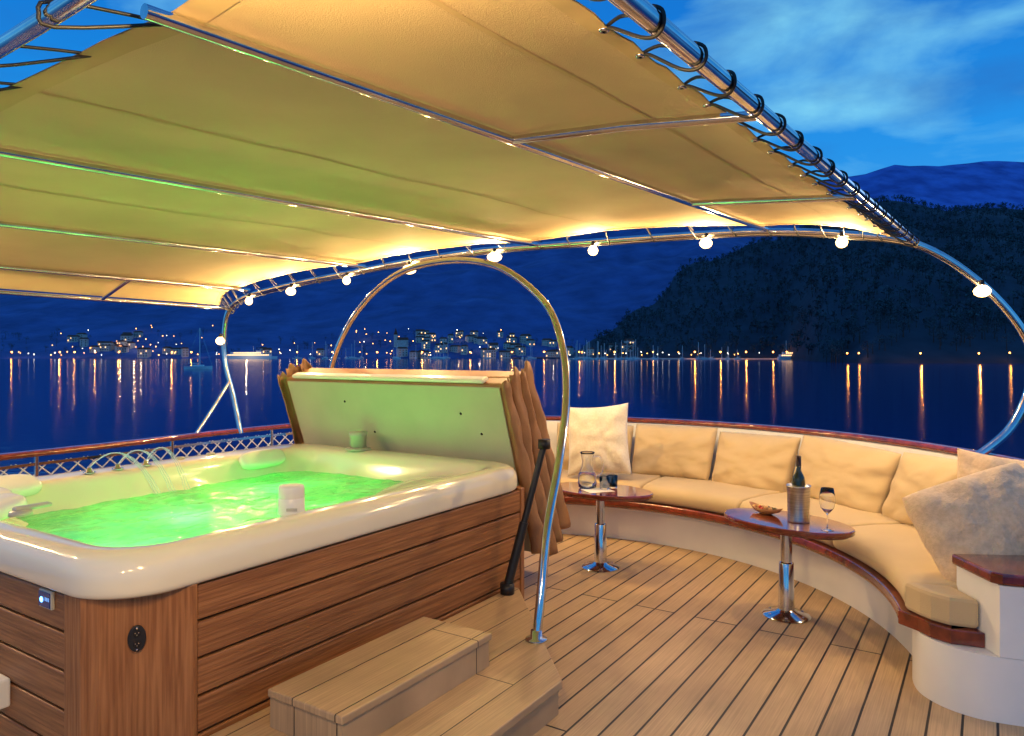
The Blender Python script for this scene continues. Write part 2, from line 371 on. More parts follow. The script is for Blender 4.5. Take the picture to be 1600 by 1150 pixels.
def treeline(name,count,fp,fD,hr,tri=150,ts=.055,cond=None):
    v=[];f=[];fm=[]
    for i in range(count):
        p=fp(); D=fD(); r=px(p)
        if cond and not cond(r,D): continue
        x=r*D; z=ground(r,D); h=random.uniform(*hr); R=h*random.uniform(.28,.42)
        k=len(v); t=.02*h
        v+= [(x-t*1.5,D-t,z-1),(x+t*1.5,D-t,z-1),(x,D+t*1.5,z-1),(x,D,z+h*.8)]; f+=[(k,k+1,k+3),(k+1,k+2,k+3),(k+2,k,k+3)]; fm+=[1]*3
        lobes=[(random.uniform(-.5,.5)*R,random.uniform(-.5,.5)*R,h*random.uniform(.4,.85),R*random.uniform(.45,.8)) for _ in range(5)]
        for _ in range(tri):
            lx,ly,lz,lr=random.choice(lobes)
            d=Vector((random.gauss(0,1),random.gauss(0,1),random.gauss(0,.8))); d.normalize(); d*=lr*random.uniform(.6,1.08)
            c=Vector((x+lx,D+ly,z+lz))+d; s=h*ts
            k=len(v)
            for q in range(3): v.append(c+Vector((random.uniform(-s,s),random.uniform(-s,s),random.uniform(-s,s))))
            f.append((k,k+1,k+2)); fm.append(0)
    mk(name,v,f,leafm,mats=[leafm,barkm],fm=fm)
treeline('tree_line',120,lambda:random.uniform(1285,1750),lambda:random.uniform(515,600),(8,16))
treeline('tree_line',170,lambda:random.choice([random.uniform(-150,560),random.uniform(560,1280)]),lambda:random.uniform(890,1010),(6,12),90)
treeline('forest',4800,lambda:random.uniform(930,2000),lambda:560+780*random.random()**.9,(7,13),26,.15,lambda r,D: D>interp(spur['shore'],r)+8 and hill_h(r,D,spur)>hill_h(r,D,midh)+3)

# ------------------------------------------------------------------ yacht deck, hull, rail
C=(-.05,4.6)
def pol(R,a,z=0): a=radians(a); return (C[0]+R*cos(a),C[1]+R*sin(a),z)
arc=[pol(3.25,a,1.0) for a in range(-15,71,5)]
outl=[(-.9,-3,1.0),(1.0,0,1.0),(2.1,1.7,1.0),(2.85,3.0,1.0)]+arc+[(.1,8.15,.97),(-.9,8.5,.93),(-1.8,8.55,.89),(-2.4,8.25,.88),(-2.92,7.54,.88),(-3.44,6.62,.88),(-3.98,5.74,.88),(-4.9,4.25,.88),(-6,2.45,.88),(-8,-.8,.88)]
outs=catmull(outl,5)
flat=[(p.x,p.y) for p in outs]
n=len(flat)
mk('deck',[(x,y,0) for x,y in flat],[tuple(range(n))],deckm)
hull=empty('yacht_hull')
v=[];f=[]
lev=[(0,-.004),(.0,-.5),(.05,-2.5),(-.15,-5),(-.5,-6.6)]
cx,cy=-2.2,3
for o_,z in lev:
    for x,y in flat:
        d=Vector((x-cx,y-cy,0)); d.normalize(); v.append((x+d.x*(o_+.02),y+d.y*(o_+.02),z))
for j in range(len(lev)-1):
    for i in range(n-1):
        f.append((j*n+i,j*n+i+1,(j+1)*n+i+1,(j+1)*n+i))
mk('topsides',v,f,whitep,hull,smooth=True)
rail=empty('stern_railing')
railp=[(.055,-.02),(.07,0),(.055,.022),(0,.03),(-.055,.022),(-.07,0),(-.055,-.02)]
sweep('cap_rail',outs,railp,mahog,rail,smooth=True)
sweep('toe_rail',[(p.x,p.y,.002) for p in outs],[(.05,0),(.05,.07),(-.05,.07),(-.05,0)],mahog,rail)
left=[p for p in outs if p.x<-.5 and p.y>-2 and (p.y>7 or p.x<-2.5)]
sweep('lower_rail',[(p.x,p.y,p.z-.085) for p in left],[(.012,-.012),(.012,.012),(-.012,.012),(-.012,-.012)],chrome,rail)
posts=[]
acc=0
for a,b_ in zip(left,left[1:]):
    acc+=(b_-a).length
    if acc>1.1: posts.append([(b_.x,b_.y,0.02),(b_.x,b_.y,b_.z)]); acc=0
tube('stanchions',posts,.018,chrome,rail)
ls=[0]; 
for a,b_ in zip(left,left[1:]): ls.append(ls[-1]+(b_-a).length)
def along(s):
    for i in range(len(left)-1):
        if s<=ls[i+1]:
            t=(s-ls[i])/(ls[i+1]-ls[i]); return left[i].lerp(left[i+1],t)
    return left[-1]
net=[]
Hn=.74; z0=.07; pit=.14
tot=ls[-1]
k=-8
while k*pit<tot:
    for sg in (1,-1):
        pts=[]
        for q in range(5):
            zz=Hn*q/4; s=k*pit+ (zz if sg>0 else Hn-zz)*1.1
            if 0<=s<=tot:
                p=along(s); pts.append((p.x,p.y,z0+zz))
        if len(pts)>1: net.append(pts)
    k+=1
tube('rope_net',net,.0065,rope,res=1)

# ------------------------------------------------------------------ hot tub
TX,TY=-1.629,4.456
tub=empty('hot_tub',(TX,TY,0),ANG)
def loc2w(a,b_,z=0): return (TX+a*cos(ANG)-b_*sin(ANG),TY+a*sin(ANG)+b_*cos(ANG),z)
HL,HW,RR=1.45,1.17,.27
def rrect(inset,r,nper=14):
    hx,hy=HL-inset,HW-inset; pts=[]
    for (sx,sy,a0) in ((1,1,0),(-1,1,90),(-1,-1,180),(1,-1,270)):
        for k in range(nper):
            a=radians(a0+90*k/(nper-1)); pts.append([sx*(hx-r)+r*cos(a),sy*(hy-r)+r*sin(a)])
    res=[]; m=len(pts)
    for i in range(m):
        a,b_=pts[i],pts[(i+1)%m]
        steps=14 if i%nper==nper-1 else 1
        for q in range(steps): res.append((a[0]+(b_[0]-a[0])*q/steps,a[1]+(b_[1]-a[1])*q/steps))
    return res
loops=[(.03,.775),(.006,.785),(0,.80),(0,.85),(.004,.885),(.018,.915),(.04,.934),(.07,.942),(.11,.943),(.14,.938),(.16,.925),(.175,.90),(.19,.86),(.21,.80),(.235,.74),(.27,.66),(.34,.585),(.45,.54),(.56,.53),(.62,.50),(.66,.42),(.70,.36),(.76,.33),(.85,.32),(1.0,.32),(1.12,.32)]
v=[];f=[]
def basin_mod(a,b_,z,ins):
    if ins>.15:
        g=min(1,(ins-.15)/.05)
        for (aa,bb,sa,sb,h,q) in ((1.0,-.72,.42,.42,.865,.10),(-1.15,.72,.34,.38,.84,.13),(.15,.84,.10,.3,.80,.1),(-.6,.84,.09,.26,.78,.1),(1.28,.25,.25,.10,.80,.1)):
            d2=((a-aa)/sa)**2+((b_-bb)/sb)**2; tgt=h-q*d2
            if tgt>z: z=z+(tgt-z)*g
    return z
for ins,z in loops:
    r=max(.06,RR-ins*.25) if ins<.6 else .3
    if HW-ins<r: r=HW-ins-.01
    pr=rrect(ins,max(r,.04)); cnt=len(pr)
    w_=max(0,min(1,(ins-.09)/.07))
    for a,b_ in pr:
        if b_>0: b_*=1-.12*w_*min(1,b_/.5)
        if a>0: a*=1-.05*w_*min(1,a/.5)
        v.append((a,b_,basin_mod(a,b_,z,ins)))
for j in range(len(loops)-1):
    for i in range(cnt):
        f.append((j*cnt+i,j*cnt+(i+1)%cnt,(j+1)*cnt+(i+1)%cnt,(j+1)*cnt+i))
f.append(tuple((len(loops)-1)*cnt+i for i in range(cnt)))
mk('acrylic_shell',v,f,cream,tub,smooth=True,subsurf=1)
wm=bpy.data.materials.new('spa_water'); wm.use_nodes=True; N,L=nt(wm); N.remove(N['Principled BSDF']); out=N['Material Output']
tp=N.new('ShaderNodeBsdfTransparent'); tp.inputs[0].default_value=(.42,.95,.55,1)
gl=N.new('ShaderNodeBsdfGlossy'); gl.inputs['Roughness'].default_value=.06
df=N.new('ShaderNodeBsdfTranslucent'); df.inputs[0].default_value=(.7,1,.8,1)
dd=N.new('ShaderNodeBsdfDiffuse'); dd.inputs[0].default_value=(.42,.92,.58,1)
fr=N.new('ShaderNodeFresnel'); fr.inputs[0].default_value=1.33
tc=N.new('ShaderNodeTexCoord'); n=N.new('ShaderNodeTexNoise'); n.inputs['Scale'].default_value=5; n.inputs['Detail'].default_value=6; n.inputs['Distortion'].default_value=.8
L.new(tc.outputs['Object'],n.inputs[0]); bp=N.new('ShaderNodeBump'); bp.inputs['Distance'].default_value=.05; bp.inputs['Strength'].default_value=.5
L.new(n.outputs[0],bp.inputs['Height'])
for q in (gl,fr,dd): L.new(bp.outputs[0],q.inputs['Normal'])
r=N.new('ShaderNodeValToRGB'); r.color_ramp.elements[0].position=.40; r.color_ramp.elements[0].color=(.3,.3,.3,1); r.color_ramp.elements[1].position=.70; r.color_ramp.elements[1].color=(.85,.85,.85,1)
n2=N.new('ShaderNodeTexNoise'); n2.inputs['Scale'].default_value=2.2; n2.inputs['Detail'].default_value=6; L.new(tc.outputs['Object'],n2.inputs[0]); L.new(n2.outputs[0],r.inputs[0])
mf=N.new('ShaderNodeMixShader'); mf.inputs[0].default_value=.3; L.new(df.outputs[0],mf.inputs[1]); L.new(dd.outputs[0],mf.inputs[2])
m1=N.new('ShaderNodeMixShader'); L.new(r.outputs[0],m1.inputs[0]); L.new(tp.outputs[0],m1.inputs[1]); L.new(mf.outputs[0],m1.inputs[2])
m2=N.new('ShaderNodeMixShader'); L.new(fr.outputs[0],m2.inputs[0]); L.new(m1.outputs[0],m2.inputs[1]); L.new(gl.outputs[0],m2.inputs[2]); L.new(m2.outputs[0],out.inputs[0])
v=[];f=[];na,nb=150,120
for j in range(nb+1):
    for i in range(na+1):
        a=-1.26+2.50*i/na; b_=-.98+1.90*j/nb
        g=math.exp(-((a+.2)**2+(b_-.3)**2)/.3)+.7*math.exp(-((a+.05)**2+(b_-.6)**2)/.02)
        z=.765+.010*noise.fractal(Vector((a*4,b_*4,1)),.8,2,4)+.014*g*noise.noise(Vector((a*14,b_*14,0)))
        v.append((a,b_,z))
for j in range(nb):
    for i in range(na):
        a=j*(na+1)+i; f.append((a,a+1,a+na+2,a+na+1))
mk('water',v,f,wm,tub,smooth=True)
for a,b_,p in ((.55,.30,7.5),(-.35,.05,9),(-.9,-.35,5.5),(.3,-.45,5)):
    plight('underwater_light',(a,b_,.58),p,(.16,1,.20),.06,tub)
prism('cabinet_core',[(-1.08,-1.10),(1.36,-1.10),(1.39,-1.0),(1.39,1.10),(-1.38,1.12),(-1.38,-.93)],.02,.27,dark,tub)
for c_,s_ in (((.13,-1.105,.52),(2.40,.012,.49)),((0,1.112,.52),(2.6,.012,.49)),((-1.383,.13,.52),(.012,1.9,.49)),((1.383,0,.52),(.012,2.0,.49))):
    box('cabinet_backing',c_,s_,dark,tub)
for k in range(5):
    z=.03+k*.15; h=.139
    box('side_plank',(.13,-1.128,z+h/2),(2.40,.03,h),tubwood_h,tub,bevel=.006)
    box('side_plank',(0,1.135,z+h/2),(2.6,.03,h),tubwood_h,tub,bevel=.006)
    box('end_plank',(-1.405,.13,z+h/2),(.03,1.92,h),tubwood_h,tub,bevel=.006)
    box('end_plank',(1.405,0,z+h/2),(.03,2.0,h),tubwood_h,tub,bevel=.006)
prism('corner_panel',[(-1.073,-1.09),(-1.073,-1.148),(-1.10,-1.158),(-1.385,-1.0),(-1.425,-.95),(-1.43,-.835),(-1.37,-.835),(-1.36,-.95)],.0,.782,tubwood_v,tub,bevel=.006)
prism('corner_panel',[(1.335,-1.09),(1.335,-1.148),(1.39,-1.14),(1.425,-1.09),(1.425,-1.01),(1.36,-1.01)],.0,.782,tubwood_v,tub,bevel=.006)
prism('corner_panel',[(-1.425,1.1),(-1.425,1.15),(-1.31,1.155),(-1.31,1.1)],.0,.782,tubwood_v,tub,bevel=.006)
nd=Vector((-.158/.326,-.285/.326)); 
e=empty('cabinet_socket',loc2w(-1.277,-1.068,.61),ANG+atan2(nd.y,nd.x)+pi/2)
def disc(name,rx,rz_,y,th,m,e,cx=0,cz=0):
    v=[];n=28
    for s in (0,1):
        for k in range(n): a=2*pi*k/n; v.append((cx+rx*cos(a),y-th*s,cz+rz_*sin(a)))
    f=[tuple(range(n)),tuple(range(2*n-1,n-1,-1))]+[(k,n+k,n+(k+1)%n,(k+1)%n) for k in range(n)]
    return mk(name,v,f,m,e,bevel=.003)
disc('cover_plate',.032,.050,.004,.012,blackrub,e)
disc('socket_up',.013,.013,-.009,.004,dark,e,0,.02); disc('socket_down',.013,.013,-.009,.004,dark,e,0,-.02)
for dz in (.02,-.02):
    for k in (-1,0,1): box('pin',(k*.006,-.0135,dz+(.004 if k else -.004)),(.002,.002,.005),chrome,e)
for dz in (.041,-.041): disc('screw',.0035,.0035,-.0085,.002,chrome,e,0,dz)
cp=empty('control_panel',loc2w(-1.421,-.70,.735),ANG-pi/2)
box('bezel',(0,-.006,0),(.10,.014,.072),plasticgrey,cp,bevel=.004)
box('screen',(0,-.0145,0),(.085,.004,.058),mat('lcd',(.01,.01,.03),.2,emis=(.02,.06,.25),estr=.3),cp)
disc('power_led',.011,.011,-.0168,.002,mat('blue_led',(.1,.3,1),.4,emis=(.1,.35,1),estr=9),cp,-.018,-.002)
for i in range(3): box('screen_icon',(.012+.012*i,-.0172,.004),(.006,.0012,.014),mat('icon_glow',(.2,.5,1),.4,emis=(.15,.4,1),estr=.6),cp)
cb=empty('cable_box',loc2w(-1.421,-.33,.29),ANG-pi/2)
box('housing',(0,-.03,0),(.12,.06,.12),plasticwhite,cb,bevel=.01); box('lid_seam',(0,-.0605,.02),(.118,.003,.004),dark,cb)
fc=empty('filter_cap',loc2w(-.48,-1.0,.93))
lathe('cap_body',[(0,0),(.062,0),(.064,.004),(.062,.04),(.0615,.075),(.059,.078),(.0615,.081),(.06,.125),(.056,.135),(0,.137)],plasticwhite,(0,0,0),fc)
box('slot',(0.02,-.060,.03),(.05,.008,.014),plasticgrey,fc)
dv=empty('diverter_knob',loc2w(1.30,.33,.94))
lathe('base',[(0,0),(.10,0),(.10,.012),(.05,.02),(0,.02)],plasticgrey,(0,0,0),dv); lathe('knob',[(0,.02),(.062,.02),(.064,.10),(.07,.105),(.07,.14),(.0,.142)],plasticgrey,(0,0,0),dv)
def headrest(a,b_,z,rz,sx,sy):
    v=[];f=[];n,m=28,16
    for j in range(m+1):
        th=-pi/2+pi*j/m
        for i in range(n):
            ph=2*pi*i/n
            sg=lambda x,p:math.copysign(abs(x)**p,x)
            v.append((sx*sg(cos(th),.6)*sg(cos(ph),.6),sy*sg(cos(th),.6)*sg(sin(ph),.6),.045*sg(sin(th),.6)))
    for j in range(m):
        for i in range(n): f.append((j*n+i,j*n+(i+1)%n,(j+1)*n+(i+1)%n,(j+1)*n+i))
    o=mk('headrest',v,f,plasticwhite,tub,smooth=True); o.location=(a,b_,z); o.rotation_euler=(radians(0),radians(0),rz); return o
h=headrest(.80,.83,.89,0,.20,.07); h.rotation_euler=(radians(55),0,0)
h=headrest(-.95,.90,.93,0,.22,.10); h.rotation_euler=(radians(20),0,0)
h=headrest(-1.18,.55,.94,0,.12,.2); h.rotation_euler=(0,radians(-14),0)
h=headrest(-1.22,.22,.95,0,.10,.13); h.rotation_euler=(0,radians(-14),0)
hd=empty('valve_handle',loc2w(-1.24,-.05,.95),ANG)
lathe('base',[(0,0),(.05,0),(.045,.02),(0,.03)],plasticgrey,(0,0,0),hd); box('lever',(.05,0,.03),(.16,.045,.02),plasticgrey,hd,bevel=.009)
jets=[(-.42,.95),(-.24,.95),(-.05,.95)]
spray=mat('water_spray',(.95,1,.98),.1,trans=.8,ior=1.2,emis=(.8,1,.9),estr=.03)
for jn_,(a,b_) in enumerate(jets):
    W0=loc2w(a,b_,.938)
    j=empty('fountain_nozzle',W0)
    lathe('nozzle',[(0,0),(.035,0),(.034,.01),(.018,.016),(.016,.035),(0,.036)],chrome,(0,0,0),j)
    tx=.24-(a+.24)*.45
    ps=[]
    for q_ in (0,1,2):
        pts=[]
        for k in range(25):
            t=k/24; W=loc2w(a+tx*t+.012*q_*t,b_-.20*t-.012*q_*t,.97+.50*t-.70*t*t); pts.append((W[0]-W0[0]+.003*sin(k*2.1+q_)*t,W[1]-W0[1],W[2]-W0[2]))
        ps.append(pts)
    tube('water_arc',ps,.0028,spray,j,res=2)
for k,(a,b_) in enumerate([(-.75,1.04),(.25,1.03),(.5,1.04)]):
    lathe('air_valve',[(0,0),(.032,0),(.03,.012),(0,.016)],plasticgrey,(a,b_,.942),tub)

# ------------------------------------------------------------------ cover
cov=empty('hot_tub_cover',loc2w(1.76,0,.22),ANG)
til=radians(-19)
tilt=empty('folded_cover'); tilt.parent=cov; tilt.rotation_euler=(0,til,0)
YL=1.22
def slab(name,x0,x1,y0,y1,z0,z1,m):
    v,f=boxgeo(((x0+x1)/2,(y0+y1)/2,(z0+z1)/2),(x1-x0,y1-y0,z1-z0)); return mk(name,v,f,m,tilt,bevel=.025,seg=3)
slab('inner_leaf_face',-.012,.0,-.98,YL-.04,.02,1.31,covergreen)
slab('inner_leaf',.002,.14,-1.02,YL,0,1.33,coverbrown)
slab('outer_leaf',.155,.31,-1.03,YL+.01,-.02,1.32,coverbrown)
slab('top_bar',-.02,.06,-.86,YL-.12,1.335,1.37,plasticwhite)
for yy,sg in ((-1.03,-1),(YL+.01,1)):
    for k,(x,wd,zb,zt) in enumerate(((-.02,.09,.06,1.34),(.06,.11,-.04,1.37),(.155,.09,.0,1.33),(.235,.11,.04,1.36))):
        v=[];f=[];m_=36; nq=12
        ph=random.uniform(0,6)
        for j in range(m_+1):
            t=j/m_; fl=(1-t)
            for q in range(nq+1):
                u_=q/nq
                wob=.016*noise.noise(Vector((t*5+k*3,u_*1.5,sg+ph)))+.010*noise.noise(Vector((t*14,u_*3,ph)))
                out_=(sin(pi*u_)**.6)*(.028+.045*fl+wob)
                xx=x+(wd+.05*fl)*(u_-.1)+(.04*fl)*(k-1.2)+.012*sin(t*5+k*2)+wob
                zz=zb+(zt-zb)*t+(.03*sin(pi*u_)+.02*sin(u_*9+ph) if j==m_ else 0)-( .03*u_ if j==0 else 0)
                v.append((xx,yy+sg*out_,zz))
        for j in range(m_):
            for q in range(nq): f.append((j*(nq+1)+q,j*(nq+1)+q+1,(j+1)*(nq+1)+q+1,(j+1)*(nq+1)+q))
        o=mk('skirt_fold',v,f,coverbrown,tilt,smooth=True); s=o.modifiers.new('s','SOLIDIFY'); s.thickness=.008
for y,z in ((-.6,1.1),(.55,1.15),(.3,.9),(-.75,.95)):
    lathe('snap_button',[(0,-.0),(.010,0),(.008,.004),(0,.005)],dark,(0,0,0),tilt,seg=14).matrix_local=Matrix.Translation((-.0125,y,z))@Matrix.Rotation(-pi/2,4,'Y')
la=empty('cover_lift_arm')
A1=(.21,4.80,1.10); A2=(-.03,4.68,.20)
tube('gas_strut',[[A1,A2]],.021,blackrub,la); 
mid=[A1[i]*.45+A2[i]*.55 for i in range(3)]
tube('strut_sleeve',[[mid,A2]],.029,blackrub,la)
lathe('upper_pivot',[(0,-.03),(.04,-.03),(.04,.03),(0,.03)],blackrub,A1,la); lathe('lower_pivot',[(0,-.04),(.045,-.04),(.045,.03),(0,.03)],blackrub,A2,la)

# ------------------------------------------------------------------ steps
st=empty('tub_steps',(TX,TY,0),ANG)
def uv(u,v_): return (u+1.295,v_-1.16)
prism('lower_tread',[uv(-2.9,-.01),uv(-.10,-.01),uv(-.10,-.06),uv(-1.13,-.955),uv(-2.9,-.955)],.125,.165,stepm,st,bevel=.006)
prism('lower_riser',[uv(-2.88,-.03),uv(-.14,-.03),uv(-.14,-.07),uv(-1.13,-.935),uv(-2.88,-.935)],.0,.124,stepm,st)
prism('upper_tread',[uv(-2.17,-.16),uv(-1.18,-.16),uv(-1.18,-.59),uv(-2.17,-.59)],.292,.325,stepm,st,bevel=.006)
prism('upper_riser',[uv(-2.16,-.165),uv(-1.19,-.165),uv(-1.19,-.58),uv(-2.16,-.58)],.166,.2915,stepm,st)

hp=[(.13,3.93,.165),(.16,4.0,.40),(.20,4.17,.70),(.285,4.42,1.05),(.345,4.66,1.42),(.326,4.82,1.75),(.217,5.0,2.04),(-.092,5.3,2.31),(-.496,5.7,2.405),(-.955,6.1,2.34),(-1.346,6.45,2.065),(-1.60,6.65,1.66),(-1.72,6.74,1.1),(-1.72,6.74,.5),(-1.66,6.70,0.0)]
hoop=empty('handrail_hoop'); tube('tube',[catmull(hp,8)],.026,chrome,hoop,res=6)
lathe('foot',[(0,0),(.06,0),(.058,.008),(.032,.012),(.03,.05),(0,.05)],chrome,(.13,3.93,.165),hoop)

# ------------------------------------------------------------------ awning
aw=empty('awning')
archpts=[(3.05,4.85,1.0),(3.3,4.87,1.2),(3.45,4.9,1.5),(3.42,4.9,1.8),(3.15,4.95,2.16),(2.77,5.05,2.44),(2.335,5.244,2.54),(1.893,5.44,2.589),(1.482,5.625,2.60),(.657,5.994,2.595),(-.155,6.356,2.585),(-.932,6.703,2.525),(-1.574,6.99,2.445),(-2.192,7.266,2.36),(-2.689,7.488,2.265),(-2.92,7.6,2.13),(-2.99,7.65,1.87),(-2.98,7.66,1.57),(-2.89,7.64,1.23),(-2.80,7.6,.86)]
arch=catmull(archpts,8)
tube('rear_bow',[arch],.028,chrome,aw,res=6)
tube('bow_brace',[[(-2.93,7.65,1.4),(-3.03,7.5,1.15),(-3.12,7.25,.88)]],.02,chrome,aw)
Dw=Vector((-.587,-.81,0))
ribs=[((2.77,5.05,2.45),2.45,4.95),((1.893,5.44,2.60),2.475,4.65),((.2154,6.19,2.60),2.51,4.25),((-1.38,6.9,2.50),2.475,4.0),((-2.67,7.48,2.33),2.38,3.8),((-2.94,7.6,2.15),2.21,3.6)]
def ribpt(k,t):
    p,ze,te=ribs[k]; x=Vector(p)+Dw*t; x.z=p[2]+(ze-p[2])*t/te; return x
for k in range(6):
    te=ribs[k][2]+(2.0 if k==0 else 0)
    tube('side_rail' if k in(0,5) else 'roof_rib',[[ribpt(k,te*q/20) for q in range(21)]],.025 if k==0 else .018,chrome,aw,res=5)
tube('cross_tube',[[ribpt(1,3.225),(ribpt(1,3.225)+ribpt(0,3.36))/2+Vector((0,0,.01)),ribpt(0,3.36)],[ribpt(1,1.458),ribpt(0,1.85)],[ribpt(4,1.2),ribpt(5,1.25)]],.017,chrome,aw)
front=catmull([ribpt(k,ribs[k][2]+.12) for k in range(6)],8)
tube('front_bow',[front],.022,chrome,aw)
e0=ribpt(0,6.95)
tube('front_leg',[catmull([e0,e0+Vector((-.05,-.12,-.06)),e0+Vector((-.06,-.16,-.3)),Vector((e0.x-.06,e0.y-.18,0))],5),[ribpt(5,3.6),ribpt(5,3.6)+Vector((-.3,.1,-.8)),Vector((-5.1,3.9,.88))]],.026,chrome,aw)
ns=12; ntt=70
def prof(t01):
    pts=[]
    for k in range(6):
        te=ribs[k][2]-.07
        p=ribpt(k,.09+(te-.09)*t01)
        if k==0:
            q=ribpt(1,.09+(ribs[1][2]-.09)*t01); d=(q-p); d.z=0; d.normalize(); p=p+d*(.14); p.z+=.045
        elif k==5: p.z+=.03
        else: p.z+=.026
        pts.append(p)
    return catmull(pts,ns)
v=[];f=[]
for j in range(ntt+1):
    t=j/ntt; pr=prof(t)
    for i,p in enumerate(pr):
        kk=(i%ns)/ns; sag=sin(pi*kk)
        z=p.z+.022*sag+.016*sag*noise.noise(Vector((p.x*1.3,p.y*1.3,0)))+ .012*sag*noise.noise(Vector((p.x*4,p.y*1.8,3)))
        if i<3: z+=.006*sin(t*ntt*1.9)*(1 if i==0 else .5)
        v.append((p.x,p.y,z))
npf=len(pr)
for j in range(ntt):
    for i in range(npf-1):
        a=j*npf+i; f.append((a,a+1,a+npf+1,a+npf))
o=mk('canvas',v,f,fabric,aw,smooth=True)
hem=mat('awning_hem',(.55,.41,.22),.85,c2=(.50,.37,.20),scale=4)
def strip(name,i0,wd,zo):
    vv=[];ff=[]
    for j in range(ntt+1):
        a=Vector(v[j*npf+i0]); 
        d=Vector(v[j*npf+min(i0+1,npf-1)])-Vector(v[j*npf+max(i0-1,0)]); d.normalize()
        vv+= [a+Vector((0,0,-zo)),a+d*wd+Vector((0,0,-zo))]
    for j in range(ntt): ff.append((2*j,2*j+1,2*j+3,2*j+2))
    mk(name,vv,ff,hem,aw,smooth=True)
strip('edge_hem',0,.06,.004)
strip('seam',6,.018,.003); strip('seam',19,.018,.003); strip('seam',30,.018,.003)
for base_,off_,wd_ in ((0,2,.06),(ntt,-2,.08)):
    vv=[];ff=[]
    for i in range(npf):
        a=Vector(v[base_*npf+i]); b2=Vector(v[(base_+off_)*npf+i]); d=(b2-a).normalized(); vv+=[a-Vector((0,0,.004)),a+d*wd_-Vector((0,0,.004))]
    for i in range(npf-1): ff.append((2*i,2*i+1,2*i+3,2*i+2))
    mk('edge_hem',vv,ff,hem,aw,smooth=True)
loopsB=[]; eye=[]
t=.12
while t<4.8:
    p=ribpt(0,t); jn=int((t-.09)/(4.88-.09)*ntt); e_=Vector(v[max(0,min(ntt,jn))*npf]);
    d=(p-e_); d.z=0; d.normalize(); e_=e_-d*.015; eye.append(e_)
    al=Vector((.587,.81,0)); s_=random.uniform(-.01,.01)
    L_=[e_,e_+d*.06+Vector((0,0,.008)),p-d*.03+Vector((0,0,.020))+al*s_,p-d*.005+Vector((0,0,.033))+al*(.01+s_),p+d*.026+Vector((0,0,.018))+al*.015,p+d*.029-Vector((0,0,.012))+al*.02,p+d*.005-Vector((0,0,.031))+al*.02,p-d*.04-Vector((0,0,.022))+al*.01,e_+d*.03-Vector((0,0,.008))]
    loopsB.append(catmull(L_,4,closed=True)); t+=.24+random.uniform(-.015,.015)
tube('bungee_ties',loopsB,.0048,blackrub,aw,cyc=True,res=3)
for e_ in eye: lathe('eyelet',[(.006,-.007),(.013,-.006),(.013,.004),(.006,.005),(.006,-.007)],chrome,tuple(e_),aw,seg=14)
tb=[]
for i in range(2,npf-1,2):
    e_=Vector(v[i]); best=min(arch,key=lambda q:(Vector((q.x,q.y,0))-Vector((e_.x,e_.y,0))).length)
    al=(Vector((.9,-.42,0)));d=(best-e_); d.z=0
    if d.length<.01: continue
    d.normalize(); p=best
    tb.append(catmull([e_-d*.01,p-d*.015+Vector((0,0,.035)),p+d*.033+al*.02,p-Vector((0,0,.034))+al*.03,e_-Vector((0,0,.02))-d*.01],3,closed=True))
tube('bungee_ties',tb,.004,blackrub,aw,cyc=True,res=2)
tb=[]
last=[Vector(v[ntt*npf+i]) for i in range(npf)]
for i in range(1,npf,3):
    e_=last[i]; p=min(front,key=lambda q:(q-e_).length); d=(p-e_); d.normalize()
    tb.append(catmull([e_-d*.02,p+Vector((0,0,.03)),p+d*.03,p-Vector((0,0,.03)),e_-Vector((0,0,.01))],3,closed=True))
tube('bungee_ties',tb,.005,blackrub,aw,cyc=True,res=2)

# ------------------------------------------------------------------ string lights
bm_=bpy.data.materials.new('glowing_bulb'); bm_.use_nodes=True; N,L=nt(bm_); N.remove(N['Principled BSDF'])
em=N.new('ShaderNodeEmission'); em.inputs[0].default_value=(1,.62,.20,1); em.inputs[1].default_value=4.5
tpp=N.new('ShaderNodeBsdfTransparent'); aa_=N.new('ShaderNodeAddShader'); L.new(em.outputs[0],aa_.inputs[0]); L.new(tpp.outputs[0],aa_.inputs[1]); L.new(aa_.outputs[0],N['Material Output'].inputs[0])
sl=empty('string_lights')
WARM=(1,.65,.26)
def bulb(p,P,r=.026):
    x,y,z=p
    lathe('bulb_socket',[(0,.05),(.014,.05),(.014,.018),(.018,.016),(0,.012)],blackrub,(x,y,z),sl,seg=12)
    lathe('bulb',[(0,.016),(r*.5,.013),(r*.9,-.003),(r*1.15,-.022),(r,-.045),(r*.55,-.06),(0,-.065)],bm_,(x,y,z),sl,seg=20)
    plight('bulb_light',(x,y,z-.022),P,WARM,.017,sl)
bl=[(-3.02,7.62,1.84),(-2.66,7.44,2.24),(-2.17,7.22,2.32),(-1.56,6.94,2.40),(-.93,6.66,2.47),(-.15,6.31,2.54),(.655,5.95,2.545),(1.47,5.58,2.55),(2.33,5.20,2.50),(3.13,4.90,2.13)]
for i,p in enumerate(bl): bulb(p,[32,30,42,30,66,66,42,56,50,54][i],[.040,.032,.042,.032,.056,.056,.036,.042,.036,.046][i])
for i in (1,4,24,29,34,38):
    p=front[i]; bulb((p.x,p.y,p.z-.06),58)
for t in (5.9,6.7):
    p=ribpt(0,t); bulb((p.x,p.y,p.z-.07),52)
tube('cable',[[(q.x,q.y-.03,q.z-.035) for q in arch[10:-22]]],.004,blackrub,sl,res=1)

